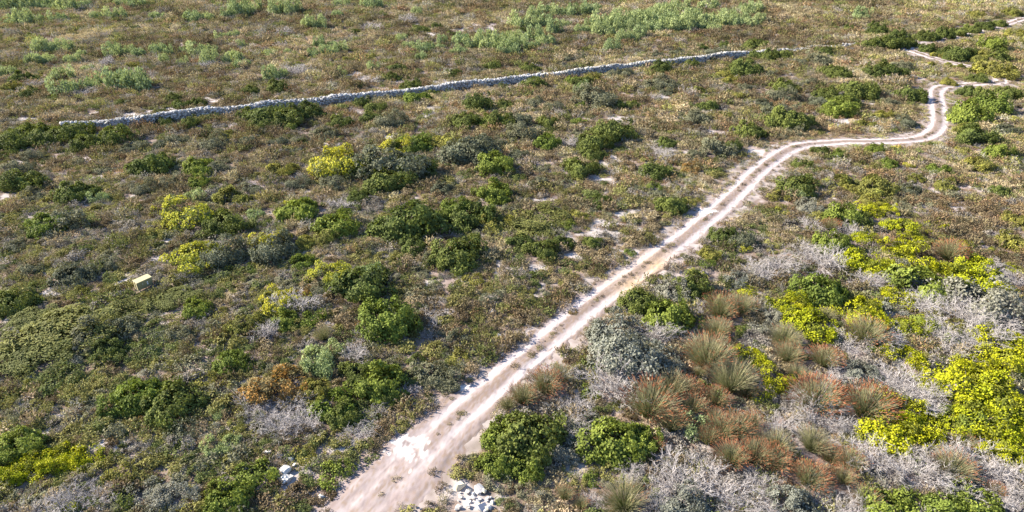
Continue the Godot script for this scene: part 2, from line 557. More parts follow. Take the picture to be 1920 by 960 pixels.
func make_ground() -> void:
	# colour: leaf litter over sand, with bare sand where the photograph shows it
	var coarse := noise_bytes(31, 0.012, 4, gw, gh)
	var fine := noise_bytes(32, 0.16, 3, gw, gh)
	var fleck := noise_bytes(33, 0.07, 4, gw, gh)
	var bytes := PackedByteArray()
	bytes.resize(gw * gh * 3)
	var litter := Color(0.17, 0.125, 0.095)
	var dusty := Color(0.28, 0.22, 0.205)
	var bare := Color(0.36, 0.325, 0.31)
	var table := PackedByteArray()      # linear to sRGB bytes
	table.resize(1025)
	for i in 1025:
		var v := i / 1024.0
		table[i] = int(255.0 * Color(v, v, v).linear_to_srgb().r)
	for k in gw * gh:
		var f := fine[k] / 255.0
		var s := sand[k]
		var dust := clampf((coarse[k] / 255.0 - 0.42) * 2.6 + (f - 0.5) * 0.9, 0.0, 1.0)
		var speck := clampf((fleck[k] / 255.0 - 0.60) * 7.0, 0.0, 0.75)
		s = maxf(s * clampf(0.25 + f * 1.5, 0.0, 1.0), speck)
		var c := litter.lerp(dusty, dust).lerp(bare, s)
		var b := 0.72 + f * 0.56
		bytes[k * 3] = table[mini(int(c.r * b * 1024.0), 1024)]
		bytes[k * 3 + 1] = table[mini(int(c.g * b * 1024.0), 1024)]
		bytes[k * 3 + 2] = table[mini(int(c.b * b * 1024.0), 1024)]
	var im := Image.create_from_data(gw, gh, false, Image.FORMAT_RGB8, bytes)
	if gw > 2048:
		im.resize(2048, gh, Image.INTERPOLATE_BILINEAR)
	var m := StandardMaterial3D.new()
	m.albedo_texture = ImageTexture.create_from_image(im)
	m.texture_repeat = false
	m.roughness = 0.95
	m.metallic_specular = 0.2
	# one sheet: fine cells where the camera looks, growing outwards to the horizon
	var xs := PackedFloat32Array()
	var zs := PackedFloat32Array()
	for x in [-2500.0, -1200.0, -600.0, -320.0, -220.0]: xs.push_back(x)
	for i in 341: xs.push_back(X0 + i * (X1 - X0) / 340.0)
	for x in [230.0, 330.0, 600.0, 1200.0, 2500.0]: xs.push_back(x)
	for z in [-3500.0, -1800.0, -900.0, -500.0, -320.0, -265.0]: zs.push_back(z)
	for i in 224: zs.push_back(Z0 + i * (Z1 - Z0) / 223.0)
	for z in [5.0, 40.0, 120.0, 400.0, 1500.0]: zs.push_back(z)
	var v := PackedVector3Array()
	var n := PackedVector3Array()
	var uv := PackedVector2Array()
	var idx := PackedInt32Array()
	for j in zs.size():
		for i in xs.size():
			var x := xs[i]
			var z := zs[j]
			var e := 0.4
			v.push_back(Vector3(x, ground_y(x, z), z))
			n.push_back(Vector3(ground_y(x - e, z) - ground_y(x + e, z), 2.0 * e, ground_y(x, z - e) - ground_y(x, z + e)).normalized())
			uv.push_back(Vector2((x - X0) / (X1 - X0), (z - Z0) / (Z1 - Z0)))
	var w := xs.size()
	for j in zs.size() - 1:
		for i in w - 1:
			var a := j * w + i
			idx.append_array([a, a + 1, a + w, a + 1, a + w + 1, a + w])
	var arr := []
	arr.resize(Mesh.ARRAY_MAX)
	arr[Mesh.ARRAY_VERTEX] = v
	arr[Mesh.ARRAY_NORMAL] = n
	arr[Mesh.ARRAY_TEX_UV] = uv
	arr[Mesh.ARRAY_INDEX] = idx
	var mesh := ArrayMesh.new()
	mesh.add_surface_from_arrays(Mesh.PRIMITIVE_TRIANGLES, arr)
	var o := part("ground", mesh, m, self)
	tag(o, "sandy ground with brown leaf litter and bare pale patches", "ground", "", "structure")

func make_track() -> void:
	var rough := FastNoiseLite.new()
	rough.seed = 8
	rough.frequency = 0.9
	rough.fractal_octaves = 4
	var streak := FastNoiseLite.new()
	streak.seed = 9
	streak.frequency = 0.5
	streak.fractal_octaves = 3
	var across := 48
	var v := PackedVector3Array()
	var c := PackedColorArray()
	var idx := PackedInt32Array()
	var orange_at := photo_point(1225, 495)
	var orange_to := photo_point(1180, 530)
	var chalk_at := photo_point(768, 840)
	var chalk_two := photo_point(865, 728)
	var chalk_three := photo_point(1320, 397)
	var run := 0.0
	for i in track_points.size():
		var p: Vector3 = track_points[i]
		var q: Vector3 = track_points[mini(i + 1, track_points.size() - 1)]
		var o: Vector3 = track_points[maxi(i - 1, 0)]
		var d := (q - o).normalized()
		var s := Vector3(-d.z, 0, d.x)
		run = i * 0.2
		var wide := 1.6 + 0.25 * streak.get_noise_2d(run * 0.25, 40.0)
		var near_end := clampf((16.0 - run) / 9.0, 0.0, 1.0)
		wide += near_end * 1.2
		for k in across + 1:
			var t := (k * 2.0 / across - 1.0) * wide
			var e := p + s * t
			var n1 := rough.get_noise_2d(e.x, e.z)
			var rut := exp(-pow((absf(t) - 0.76) / 0.34, 2.0)) * (1.0 - near_end * 0.75)
			var edge := clampf((absf(t) - wide * 0.6 + n1 * 0.9) / (wide * 0.4), 0.0, 1.0)
			var y := ground_y(e.x, e.z) + 0.07 - rut * 0.05 + n1 * 0.035 - edge * 0.11
			v.push_back(Vector3(e.x, y, e.z))
			# colours of the sand: worn pale ruts, darker litter on the middle ridge and the verges
			var n2 := rough.get_noise_2d(e.x * 4.1 + 70.0, e.z * 4.1)
			var n3 := streak.get_noise_2d(run * 0.5, t * 5.0 + 300.0)
			var pale := clampf(rut * 1.15 + n1 * 0.55 + n3 * 0.5 + 0.02 + near_end * 0.12, 0.0, 1.0)
			var col := Color(0.25, 0.20, 0.19).lerp(Color(0.425, 0.37, 0.36), pale)
			var litter := clampf((1.0 - rut) * 1.7 - 0.85 + n2 * 1.9 + n1 * 0.7 - pale * 0.4 - near_end * 0.6, 0.0, 0.9)
			col = col.lerp(Color(0.17, 0.125, 0.095), litter)
			var ang := clampf(1.0 - minf(e.distance_to(orange_at), e.distance_to(orange_to)) / 3.6 + n1 * 0.5, 0.0, 1.0) * (1.0 if t > 0.0 else 0.5)
			col = col.lerp(Color(0.43, 0.29, 0.15), ang * 0.75 * (1.0 - litter))
			for ch in [[chalk_at, 0.95], [chalk_two, 0.45], [chalk_three, 1.0]]:
				var cm := clampf((1.0 - e.distance_to(ch[0]) / ch[1] + n1 * 1.5 + n2 * 0.9 - 0.1) * 2.5, 0.0, 1.0)
				col = col.lerp(Color(0.50, 0.48, 0.465), cm)
			var g := 1.0 + n2 * 0.4
			c.push_back(Color(col.r * g, col.g * g, col.b * g).clamp())
	var w := across + 1
	for i in track_points.size() - 1:
		for k in across:
			var a := i * w + k
			idx.append_array([a, a + w, a + 1, a + 1, a + w, a + w + 1])
	var st := SurfaceTool.new()
	var arr := []
	arr.resize(Mesh.ARRAY_MAX)
	arr[Mesh.ARRAY_VERTEX] = v
	arr[Mesh.ARRAY_COLOR] = c
	arr[Mesh.ARRAY_INDEX] = idx
	var mesh := ArrayMesh.new()
	mesh.add_surface_from_arrays(Mesh.PRIMITIVE_TRIANGLES, arr)
	st.create_from(mesh, 0)
	st.generate_normals()
	var o := part("dirt_track", st.commit(), paint(Color(1, 1, 1), 0.95, true), self)
	tag(o, "pale sandy two-rut vehicle track winding through the scrub", "track", "", "structure")

func scatter(called: String, mesh: Mesh, m: Material, where: Array, tints: Array, parent: Node) -> MultiMeshInstance3D:
	var mm := MultiMesh.new()
	mm.transform_format = MultiMesh.TRANSFORM_3D
	mm.use_colors = true
	mm.mesh = mesh
	mm.instance_count = where.size()
	for i in where.size():
		mm.set_instance_transform(i, where[i])
		mm.set_instance_color(i, tints[i])
	var o := MultiMeshInstance3D.new()
	o.name = called
	o.multimesh = mm
	o.material_override = m
	parent.add_child(o, true)
	return o

func make_wall() -> void:
	var r := RandomNumberGenerator.new()
	r.seed = 404
	var wall := Node3D.new()
	wall.name = "dry_stone_wall"
	add_child(wall)
	tag(wall, "long low dry stone wall of pale grey limestone crossing the scrub", "stone wall")
	var shapes := []
	for k in 7:
		shapes.push_back(rock_mesh(r, 0.45))
	var paints := []
	for b in [[0.50, 0.50, 0.51], [0.62, 0.61, 0.60], [0.40, 0.40, 0.42]]:
		var pm := paint(lin(b[0] * 0.8, b[1] * 0.78, b[2] * 0.76), 0.9)
		paints.push_back(pm)
	var stuff_paint := paint(Color(1, 1, 1), 0.9, true)
	# core of small fill, well inside the stones
	var core := Sheet.new()
	var height := FastNoiseLite.new()
	height.seed = 77
	height.frequency = 0.08
	for i in range(0, wall_points.size() - 6, 6):
		var a: Vector3 = wall_points[i]
		var b: Vector3 = wall_points[i + 6]
		var s := Vector3(-(b - a).z, 0, (b - a).x).normalized()
		var ha := Vector3(0, ground_y(a.x, a.z) + wall_height(a, height) - 0.22, 0)
		var hb := Vector3(0, ground_y(b.x, b.z) + wall_height(b, height) - 0.22, 0)
		if a.x > 44.0:
			break
		var g := Vector3(0, -0.25, 0)
		var col := Color(0.3, 0.3, 0.3)
		for sd in [-1.0, 1.0]:
			var w: Vector3 = s * sd
			core.tri(a + w * 0.34 + g, b + w * 0.34 + g, b + w * 0.22 + hb, col)
			core.tri(a + w * 0.34 + g, b + w * 0.22 + hb, a + w * 0.22 + ha, col)
		core.tri(a - s * 0.22 + ha, b - s * 0.22 + hb, b + s * 0.22 + hb, col)
		core.tri(a - s * 0.22 + ha, b + s * 0.22 + hb, a + s * 0.22 + ha, col)
	part("core", core.made(), stuff_paint, wall)
	var where := [[], [], [], [], [], [], []]
	var tints := [[], [], [], [], [], [], []]
	var single := 0
	var along := 0.0
	var total := (wall_points.size() - 1) * 0.15
	# courses of face stones on both sides, then coping stones on top
	var rows := []
	for sd in [1.0, -1.0]:
		for course in 5:
			rows.push_back([sd, course])
	rows.push_back([0.0, 5])
	rows.push_back([0.5, 5])
	rows.push_back([-0.5, 5])
	for row in rows:
		along = r.randf() * 0.3
		while along < total - 0.3:
			var size := r.randf_range(0.15, 0.25) * (1.0 if row[0] != 0.0 else 1.15)
			var p: Vector3 = wall_points[mini(int(along / 0.15), wall_points.size() - 2)]
			if p.x > 46.0 and (height.get_noise_2d(p.x * 1.6, 900.0) < 0.05 or r.randf() < 0.3) and row[1] > 1:
				along += size * 2.0     # the far end has partly fallen down
				continue
			var q: Vector3 = wall_points[mini(int(along / 0.15) + 1, wall_points.size() - 1)]
			var d := (q - p).normalized()
			var s := Vector3(-d.z, 0, d.x)
			var hh := wall_height(p, height)
			var t: float = row[1] / 5.0
			var y: float = t * (hh - 0.12) + 0.1 + r.randf_range(-0.05, 0.05)
			var off: float = row[0] * lerpf(0.40, 0.27, t) + r.randf_range(-0.05, 0.05)
			if row[1] == 5:
				off = row[0] * 0.44 + r.randf_range(-0.06, 0.06)
				y = hh - 0.1 + r.randf_range(-0.06, 0.09)
			var at := p + s * off
			at.y = ground_y(at.x, at.z) + y
			var basis := Basis(Vector3.UP, atan2(-d.z, d.x) + r.randf_range(-0.3, 0.3)) * Basis(Vector3.RIGHT, r.randf_range(-0.5, 0.5)) * Basis(Vector3(0, 0, 1), r.randf_range(-0.35, 0.35))
			basis = basis.scaled_local(Vector3(size * r.randf_range(0.95, 1.45), size * r.randf_range(0.65, 1.0), size))
			var form := r.randi() % 7
			var xf := Transform3D(basis, at)
			# the near stretch of the coping and of the face towards the camera: stones of their own
			var mine: bool = single < 300 and along > 0.0 and along < 70.0 and ((row[1] == 5 and row[0] >= 0.0 and r.randf() < 0.55) or (row[0] == 1.0 and row[1] >= 3 and r.randf() < 0.3))
			if mine:
				var o := part("stone", shapes[form], paints[r.randi() % 3], wall)
				o.transform = xf
				single += 1
			else:
				var b := r.randf_range(0.17, 0.5)
				where[form].push_back(xf)
				tints[form].push_back(Color(b, b * r.randf_range(0.95, 0.99), b * r.randf_range(0.86, 0.94)))
			along += size * r.randf_range(1.7, 2.2)
	for k in 7:
		var o := scatter("rubble", shapes[k], stuff_paint, where[k], tints[k], wall)
		o.set_meta("kind", "stuff")

func wall_height(p: Vector3, n: FastNoiseLite) -> float:
	return (1.08 + n.get_noise_2d(p.x, p.z) * 0.45) * lerpf(1.0, 0.48, clampf((p.x - 38.0) / 12.0, 0.0, 1.0))

func box_mesh(size: Vector3, bevel: float) -> ArrayMesh:
	# a box with chamfered edges
	var s := Sheet.new()
	var h := size * 0.5
	var col := Color(1, 1, 1)
	var b := minf(bevel, minf(h.x, minf(h.y, h.z)) * 0.45)
	for ax in 3:
		for sg in [-1.0, 1.0]:
			var u := (ax + 1) % 3
			var w := (ax + 2) % 3
			var quad := []
			for c in [[-1, -1], [1, -1], [1, 1], [-1, 1]]:
				var p := Vector3.ZERO
				p[ax] = h[ax] * sg
				p[u] = (h[u] - b) * c[0] * sg
				p[w] = (h[w] - b) * c[1]
				quad.push_back(p)
			s.tri(quad[0], quad[2], quad[1], col)
			s.tri(quad[0], quad[3], quad[2], col)
	for ax in 3:
		var u := (ax + 1) % 3
		var w := (ax + 2) % 3
		for su in [-1.0, 1.0]:
			for sw in [-1.0, 1.0]:
				var q := []
				for e in [[-1, 0], [1, 0], [1, 1], [-1, 1]]:
					var p := Vector3.ZERO
					p[ax] = (h[ax] - b) * e[0]
					p[u] = (h[u] - (b if e[1] == 1 else 0.0)) * su
					p[w] = (h[w] - (b if e[1] == 0 else 0.0)) * sw
					q.push_back(p)
				if su * sw > 0:
					s.tri(q[0], q[1], q[2], col); s.tri(q[0], q[2], q[3], col)
				else:
					s.tri(q[0], q[2], q[1], col); s.tri(q[0], q[3], q[2], col)
	return s.made()

func piece(called: String, size: Vector3, at: Vector3, m: Material, parent: Node, turn := Vector3.ZERO) -> MeshInstance3D:
	var o := part(called, box_mesh(size, 0.012), m, parent)
	o.position = at
	o.rotation = turn
	return o

func make_cabinet() -> void:
	var at := photo_point(272, 541)
	mark(at, 1.0, 1)
	var c := Node3D.new()
	c.name = "storage_cabinet"
	c.scale = Vector3.ONE * 0.98
	add_child(c)
	c.position = Vector3(at.x, ground_y(at.x, at.z), at.z)
	c.rotation.y = deg_to_rad(56.0)     # long side runs right and away from the camera
	tag(c, "small cream metal cabinet on legs standing alone among the heath", "cabinet")
	var cream := paint(lin(0.50, 0.44, 0.25), 0.55)
	var olive := paint(lin(0.24, 0.23, 0.12), 0.55)
	var white := paint(lin(0.8, 0.8, 0.78), 0.5)
	var steel := paint(lin(0.3, 0.3, 0.3), 0.5)
	for sx in [-1.0, 1.0]:
		for sz in [-1.0, 1.0]:
			piece("leg", Vector3(0.06, 0.24, 0.06), Vector3(sx * 0.5, 0.10, sz * 0.2), steel, c)
	piece("body", Vector3(1.16, 0.62, 0.46), Vector3(0, 0.53, -0.02), cream, c)
	var door := piece("door", Vector3(1.18, 0.66, 0.05), Vector3(0.005, 0.50, 0.245), olive, c)
	piece("latch", Vector3(0.09, 0.09, 0.03), Vector3(0.18, 0.09, 0.036), white, door)
	piece("handle", Vector3(0.09, 0.13, 0.03), Vector3(0.18, -0.06, 0.036), white, door)
	piece("rivet", Vector3(0.05, 0.05, 0.025), Vector3(-0.2, 0.09, 0.034), white, door)
	piece("corner_post", Vector3(0.05, 0.66, 0.12), Vector3(-0.605, 0.51, -0.16), cream, c)
	piece("corner_post", Vector3(0.05, 0.66, 0.16), Vector3(-0.605, 0.51, 0.14), cream, c)
	piece("lid", Vector3(1.26, 0.045, 0.62), Vector3(0.0, 0.885, 0.0), cream, c, Vector3(deg_to_rad(7.0), 0, 0))

func make_rocks() -> void:
	var r := RandomNumberGenerator.new()
	r.seed = 99
	mark(photo_point(885, 948), 1.35, 1)
	mark(photo_point(536, 890), 0.8, 1)
	var shapes := []
	for k in 6:
		shapes.push_back(rock_mesh(r, 0.8))
	var pale := paint(lin(0.52, 0.49, 0.45), 0.9)
	var cream := paint(lin(0.54, 0.48, 0.36), 0.9)
	var grey := paint(lin(0.33, 0.33, 0.35), 0.9)
	# [x, y, width in pixels, paint, label, group]
	var heap := "white limestone rocks heaped beside the track"
	var list := [
		[863, 911, 22, cream, "large cream block lying apart at the top of the white rock heap", heap],
		[905, 954, 20, grey, "rounded grey boulder in the white rock heap", heap],
		[897, 918, 22, pale, "pale rock lying just above the heap beside the cream block", heap],
		[536, 880, 22, pale, "upright white boulder shaded by the green bush", ""],
		[534, 896, 24, pale, "wide white boulder at the foot of the shaded upright one", ""],
		[545, 893, 10, pale, "small pointed white stone beside the shaded boulders", ""],
		[502, 847, 14, pale, "white stone half hidden above the green bush by the boulders", ""],
		[524, 852, 14, pale, "flat white stone above the shaded boulders", ""],
		[546, 859, 12, pale, "round white stone up the slope from the shaded boulders", ""],
		[551, 870, 8, pale, "smallest white stone up the slope from the shaded boulders", ""],
		[577, 921, 10, pale, "lone white stone on the bare ground left of the track", ""],
		[603, 928, 14, pale, "white stone at the near left verge of the track", ""],
		[936, 629, 12, pale, "white stone on the bare patch left of the track's straight", ""],
		[925, 584, 11, pale, "round white stone beside the chalky bare patch", ""],
	]
	for k in 48:
		var a := r.randf() * TAU
		var d := sqrt(r.randf())
		list.push_back([886 + cos(a) * d * 38, 943 + sin(a) * d * 27, r.randf_range(3, 10), [pale, pale, cream, pale][r.randi() % 4], "small white broken rock in the heap beside the track", heap + ", small pieces"])
	for q in list:
		var rad: float = q[2] * metres_per_pixel(q[1]) * 0.56
		var p := photo_point(q[0], q[1], rad * 0.3)
		var small: bool = q[4].begins_with("small white broken")
		var o := part(numbered("rock"), shapes[r.randi() % 6], q[3], self)
		o.position = Vector3(p.x, ground_y(p.x, p.z) + rad * (0.3 if not small else r.randf_range(0.4, 1.0)), p.z)
		o.rotation = Vector3(r.randf_range(-0.4, 0.4), r.randf() * TAU, r.randf_range(-0.4, 0.4))
		o.scale = Vector3(rad * r.randf_range(0.9, 1.2), rad * r.randf_range(0.6, 0.9), rad)
		tag(o, q[4], "rock", q[5])
		mark(o.position, rad * 1.1, 1)

const BUSHES := {
	"P": [72, 88, 22, 92, 88, 20, 120, 87, 30, 62, 108, 24, 90, 109, 28, 135, 108, 22, 150, 99, 16, 210, 87, 14, 210, 96, 20, 228, 93, 16, 243, 95, 14, 258, 95, 20, 295, 88, 24, 317, 96, 14, 345, 93, 14, 360, 81, 14, 377, 92, 24, 397, 92, 18, 415, 67, 14, 438, 63, 16, 433, 105, 26, 390, 108, 24, 452, 82, 12, 165, 126, 18, 112, 138, 26, 122, 163, 30, 172, 158, 26, 222, 147, 36, 260, 152, 36, 310, 113, 14, 10, 131, 24, 453, 117, 22, 343, 118, 14, 510, 140, 22, 528, 137, 18, 623, 92, 30, 590, 97, 18, 538, 95, 12, 507, 97, 20, 598, 80, 16, 623, 80, 14, 767, 82, 18, 782, 90, 16, 798, 88, 20, 787, 105, 14, 828, 77, 16, 825, 86, 14, 863, 73, 26, 880, 76, 26, 863, 95, 28, 903, 72, 26, 917, 80, 26, 937, 73, 26, 953, 82, 24, 947, 92, 22, 700, 125, 18, 640, 133, 14, 517, 15, 24, 547, 15, 24, 633, 25, 16, 577, 42, 20, 597, 44, 20, 753, 68, 18, 783, 23, 14, 1013, 22, 40, 1037, 22, 36, 1077, 18, 26, 1110, 15, 26, 1330, 5, 26, 1407, 15, 36, 1260, 15, 40, 1240, 23, 40, 1220, 25, 28, 977, 40, 26, 1010, 42, 40, 1037, 52, 22, 1062, 43, 14, 1093, 55, 30, 1120, 47, 30, 1137, 53, 40, 1147, 37, 50, 1173, 47, 40, 1190, 33, 40, 1213, 37, 44, 1235, 38, 44, 1227, 48, 44, 1260, 47, 46, 1287, 33, 40, 1310, 32, 46, 1337, 37, 46, 1307, 47, 36, 1330, 47, 36, 1360, 37, 44, 1383, 40, 40, 1407, 40, 36, 1187, 62, 36, 1167, 67, 22, 970, 70, 34, 993, 80, 30, 1007, 67, 24, 1023, 72, 26, 967, 87, 26, 1145, 85, 22, 1090, 165, 20, 1620, 27, 30, 363, 360, 30, 187, 367, 26, 477, 397, 30, 693, 502, 40, 1493, 363, 26, 590, 660, 56, 597, 685, 46, 623, 653, 36, 407, 770, 30, 430, 827, 36, 400, 837, 36, 1303, 800, 48, 10, 8, 40, 40, 6, 44, 75, 7, 30, 110, 8, 40, 150, 6, 30, 20, 35, 30, 45, 35, 24, 70, 33, 16, 110, 33, 18, 180, 30, 14, 210, 26, 18, 228, 27, 16, 290, 26, 18, 308, 29, 14, 360, 28, 26, 385, 28, 20, 430, 24, 22, 448, 18, 26, 470, 13, 24, 640, 4, 20, 700, 3, 26, 250, 4, 20, 225, 3, 16],
	"D": [1440, 104, 28, 1470, 100, 26, 1545, 92, 28, 1400, 110, 26, 58, 65, 18, 253, 51, 16, 278, 40, 16, 318, 39, 14, 2, 117, 14, 42, 143, 34, 57, 173, 28, 325, 182, 24, 340, 195, 28, 372, 190, 22, 407, 165, 16, 467, 167, 26, 100, 181, 20, 37, 206, 14, 227, 188, 18, 13, 257, 54, 43, 250, 54, 80, 247, 58, 107, 249, 52, 143, 239, 52, 157, 263, 42, 207, 250, 56, 307, 224, 26, 353, 227, 30, 463, 209, 34, 277, 300, 62, 7, 287, 24, 820, 47, 18, 788, 50, 24, 843, 63, 16, 517, 43, 14, 660, 58, 22, 522, 158, 34, 735, 142, 22, 770, 155, 36, 483, 167, 14, 747, 123, 28, 847, 132, 24, 923, 118, 28, 500, 207, 58, 493, 225, 38, 537, 214, 56, 580, 203, 42, 813, 170, 22, 677, 189, 28, 703, 197, 34, 893, 188, 46, 947, 192, 26, 637, 223, 38, 697, 217, 32, 873, 219, 46, 937, 222, 42, 667, 305, 56, 763, 305, 66, 973, 55, 22, 1315, 88, 20, 1360, 82, 22, 1417, 78, 36, 995, 122, 28, 997, 149, 38, 1090, 154, 32, 1243, 124, 34, 1295, 117, 26, 1397, 120, 50, 1420, 100, 28, 1157, 193, 28, 1187, 193, 22, 1327, 193, 34, 1410, 240, 50, 1373, 273, 30, 1253, 263, 34, 1147, 237, 66, 1117, 260, 52, 1113, 283, 38, 1027, 227, 32, 1227, 315, 46, 1090, 310, 54, 1642, 45, 22, 1647, 55, 28, 1683, 60, 28, 1595, 52, 20, 1657, 75, 42, 1680, 75, 38, 1700, 76, 28, 1627, 78, 34, 1733, 67, 26, 1750, 65, 28, 1773, 61, 28, 1800, 55, 30, 1823, 49, 28, 1847, 45, 26, 1873, 40, 24, 1738, 88, 26, 1803, 93, 46, 1877, 103, 34, 1836, 143, 26, 1450, 100, 28, 1563, 130, 38, 1580, 138, 32, 1653, 130, 42, 1680, 131, 38, 1613, 163, 52, 1710, 172, 42, 1477, 158, 42, 1550, 173, 36, 1580, 182, 48, 1593, 188, 36, 1480, 213, 66, 1507, 222, 38, 1822, 166, 36, 1848, 169, 36, 1892, 170, 42, 1830, 247, 54, 1537, 280, 26, 1503, 302, 30, 1740, 267, 18, 417, 407, 62, 143, 353, 58, 37, 333, 58, 20, 562, 62, 733, 330, 66, 757, 400, 104, 797, 405, 56, 880, 392, 74, 490, 410, 30, 777, 450, 48, 853, 463, 84, 680, 520, 90, 673, 367, 36, 1257, 375, 52, 1123, 373, 36, 1057, 450, 34, 1110, 448, 34, 1013, 463, 48, 977, 447, 42, 1353, 434, 46, 1373, 452, 24, 1247, 513, 20, 1303, 533, 56, 1200, 556, 58, 1613, 408, 40, 1873, 353, 32, 203, 650, 56, 320, 745, 80, 467, 683, 40, 233, 927, 46, 667, 693, 56, 713, 732, 54, 640, 772, 54, 780, 670, 28, 1493, 340, 60, 993, 806, 104],
	"G": [370, 307, 46, 783, 175, 44, 777, 259, 60, 927, 303, 56, 910, 222, 34, 1075, 148, 26, 1090, 197, 22, 1083, 223, 22, 1027, 263, 44, 1173, 285, 14, 1573, 198, 46, 1860, 186, 56, 1820, 205, 60, 1577, 287, 26, 1643, 277, 28, 1877, 278, 46, 1760, 310, 34, 370, 337, 34, 83, 417, 56, 467, 500, 24, 370, 575, 44, 557, 383, 64, 857, 387, 46, 927, 355, 56, 630, 417, 64, 567, 487, 42, 533, 597, 46, 583, 593, 38, 730, 594, 84, 700, 573, 38, 1067, 420, 24, 1323, 487, 28, 1253, 584, 82, 1280, 602, 40, 1393, 617, 24, 1583, 400, 52, 1563, 455, 56, 1740, 520, 90, 1543, 534, 76, 1497, 527, 30, 1740, 600, 36, 1107, 730, 34, 985, 872, 56, 1157, 815, 90, 1205, 815, 56, 1173, 847, 44, 1110, 893, 28, 1640, 650, 28, 1817, 779, 56, 1673, 933, 84, 1723, 941, 56, 1787, 951, 74, 1840, 942, 74, 257, 732, 80, 430, 672, 56, 427, 928, 72, 467, 888, 48, 33, 827, 70, 713, 710, 84, 620, 751, 74, 484, 880, 50, 627, 878, 54, 947, 815, 70, 928, 862, 56, 1230, 347, 24, 1863, 82, 36, 1667, 303, 28, 150, 353, 20, 1183, 470, 18],
	"O": [808, 698, 60, 838, 704, 56, 240, 277, 28, 260, 270, 34, 333, 257, 38, 400, 265, 42, 33, 313, 38, 410, 310, 34, 147, 302, 24, 733, 224, 44, 607, 245, 42, 700, 184, 26, 880, 268, 92, 917, 265, 46, 733, 300, 98, 710, 315, 44, 1150, 134, 26, 1173, 133, 32, 1237, 151, 46, 1117, 178, 64, 1310, 213, 46, 1350, 271, 62, 973, 220, 46, 980, 247, 46, 970, 287, 36, 1467, 177, 44, 1460, 207, 36, 1490, 241, 32, 1887, 240, 36, 1793, 213, 32, 110, 405, 80, 133, 508, 62, 190, 620, 72, 1237, 360, 32, 1390, 445, 42, 1707, 350, 38, 347, 800, 46, 1063, 107, 22, 1187, 92, 20, 1257, 65, 18, 1233, 103, 22, 1270, 98, 24, 1347, 97, 36, 1540, 107, 42, 1467, 122, 20, 1500, 115, 20, 1693, 118, 36, 1540, 188, 36, 1670, 188, 28, 1703, 145, 18, 1700, 226, 32, 420, 470, 70, 510, 458, 74, 863, 489, 28, 60, 365, 34, 270, 350, 34, 320, 340, 30, 560, 340, 36, 470, 350, 36, 620, 340, 40, 830, 350, 38, 1010, 335, 34, 960, 390, 30, 1060, 340, 28, 1187, 350, 26, 1300, 290, 26, 460, 262, 34, 520, 262, 30, 560, 258, 24, 300, 268, 30, 60, 290, 30, 1000, 190, 30, 1040, 200, 26, 1250, 170, 24, 1430, 190, 30, 1400, 160, 28, 1440, 135, 28, 1520, 150, 26, 1380, 225, 22, 860, 630, 40, 920, 555, 34, 810, 480, 30, 900, 430, 30, 700, 460, 34, 600, 540, 34, 250, 600, 36, 60, 640, 34, 300, 620, 34, 60, 500, 40, 200, 490, 36, 30, 455, 40],
	"V": [1777, 339, 42, 1840, 302, 48, 1790, 120, 24, 1870, 66, 24, 1760, 100, 20, 1900, 78, 24, 1820, 78, 22, 1690, 350, 30, 1600, 350, 30, 423, 247, 24, 843, 258, 52, 527, 312, 42, 1108, 144, 32, 1303, 163, 26, 1360, 213, 24, 1380, 177, 24, 1357, 133, 26, 1370, 145, 26, 1810, 238, 34, 1833, 220, 22, 1867, 124, 54, 1847, 100, 36, 1837, 107, 28, 437, 361, 54, 150, 548, 38, 410, 584, 34, 463, 604, 54, 307, 424, 40, 617, 438, 46, 570, 447, 38, 487, 592, 38, 890, 520, 36, 937, 414, 46, 1333, 470, 38, 1083, 397, 34, 1297, 373, 28, 1570, 331, 46, 1647, 341, 64, 1720, 331, 28, 1467, 363, 34, 1537, 402, 28, 1640, 374, 36, 1907, 450, 54, 1903, 407, 38, 1907, 220, 24, 383, 710, 46, 443, 788, 38, 227, 881, 54, 367, 947, 46, 590, 727, 54, 570, 844, 50, 863, 664, 42, 53, 720, 38, 1095, 90, 16, 1653, 213, 28, 1627, 228, 28, 1830, 25, 28, 1200, 120, 24, 640, 110, 22, 560, 120, 24, 690, 105, 22, 130, 200, 20, 250, 120, 24, 20, 160, 28, 1093, 677, 20, 1780, 150, 24, 1750, 120, 26, 1890, 140, 26, 1910, 60, 30, 1900, 20, 30],
	"Y": [743, 271, 46, 630, 303, 70, 355, 393, 76, 297, 392, 30, 283, 415, 18, 370, 468, 76, 505, 446, 56, 622, 508, 56, 528, 560, 64, 123, 941, 46, 1713, 210, 12, 1800, 280, 16, 1830, 172, 16, 1683, 275, 16, 1707, 307, 16, 1467, 392, 24, 1303, 507, 28, 1400, 457, 26, 550, 378, 30],
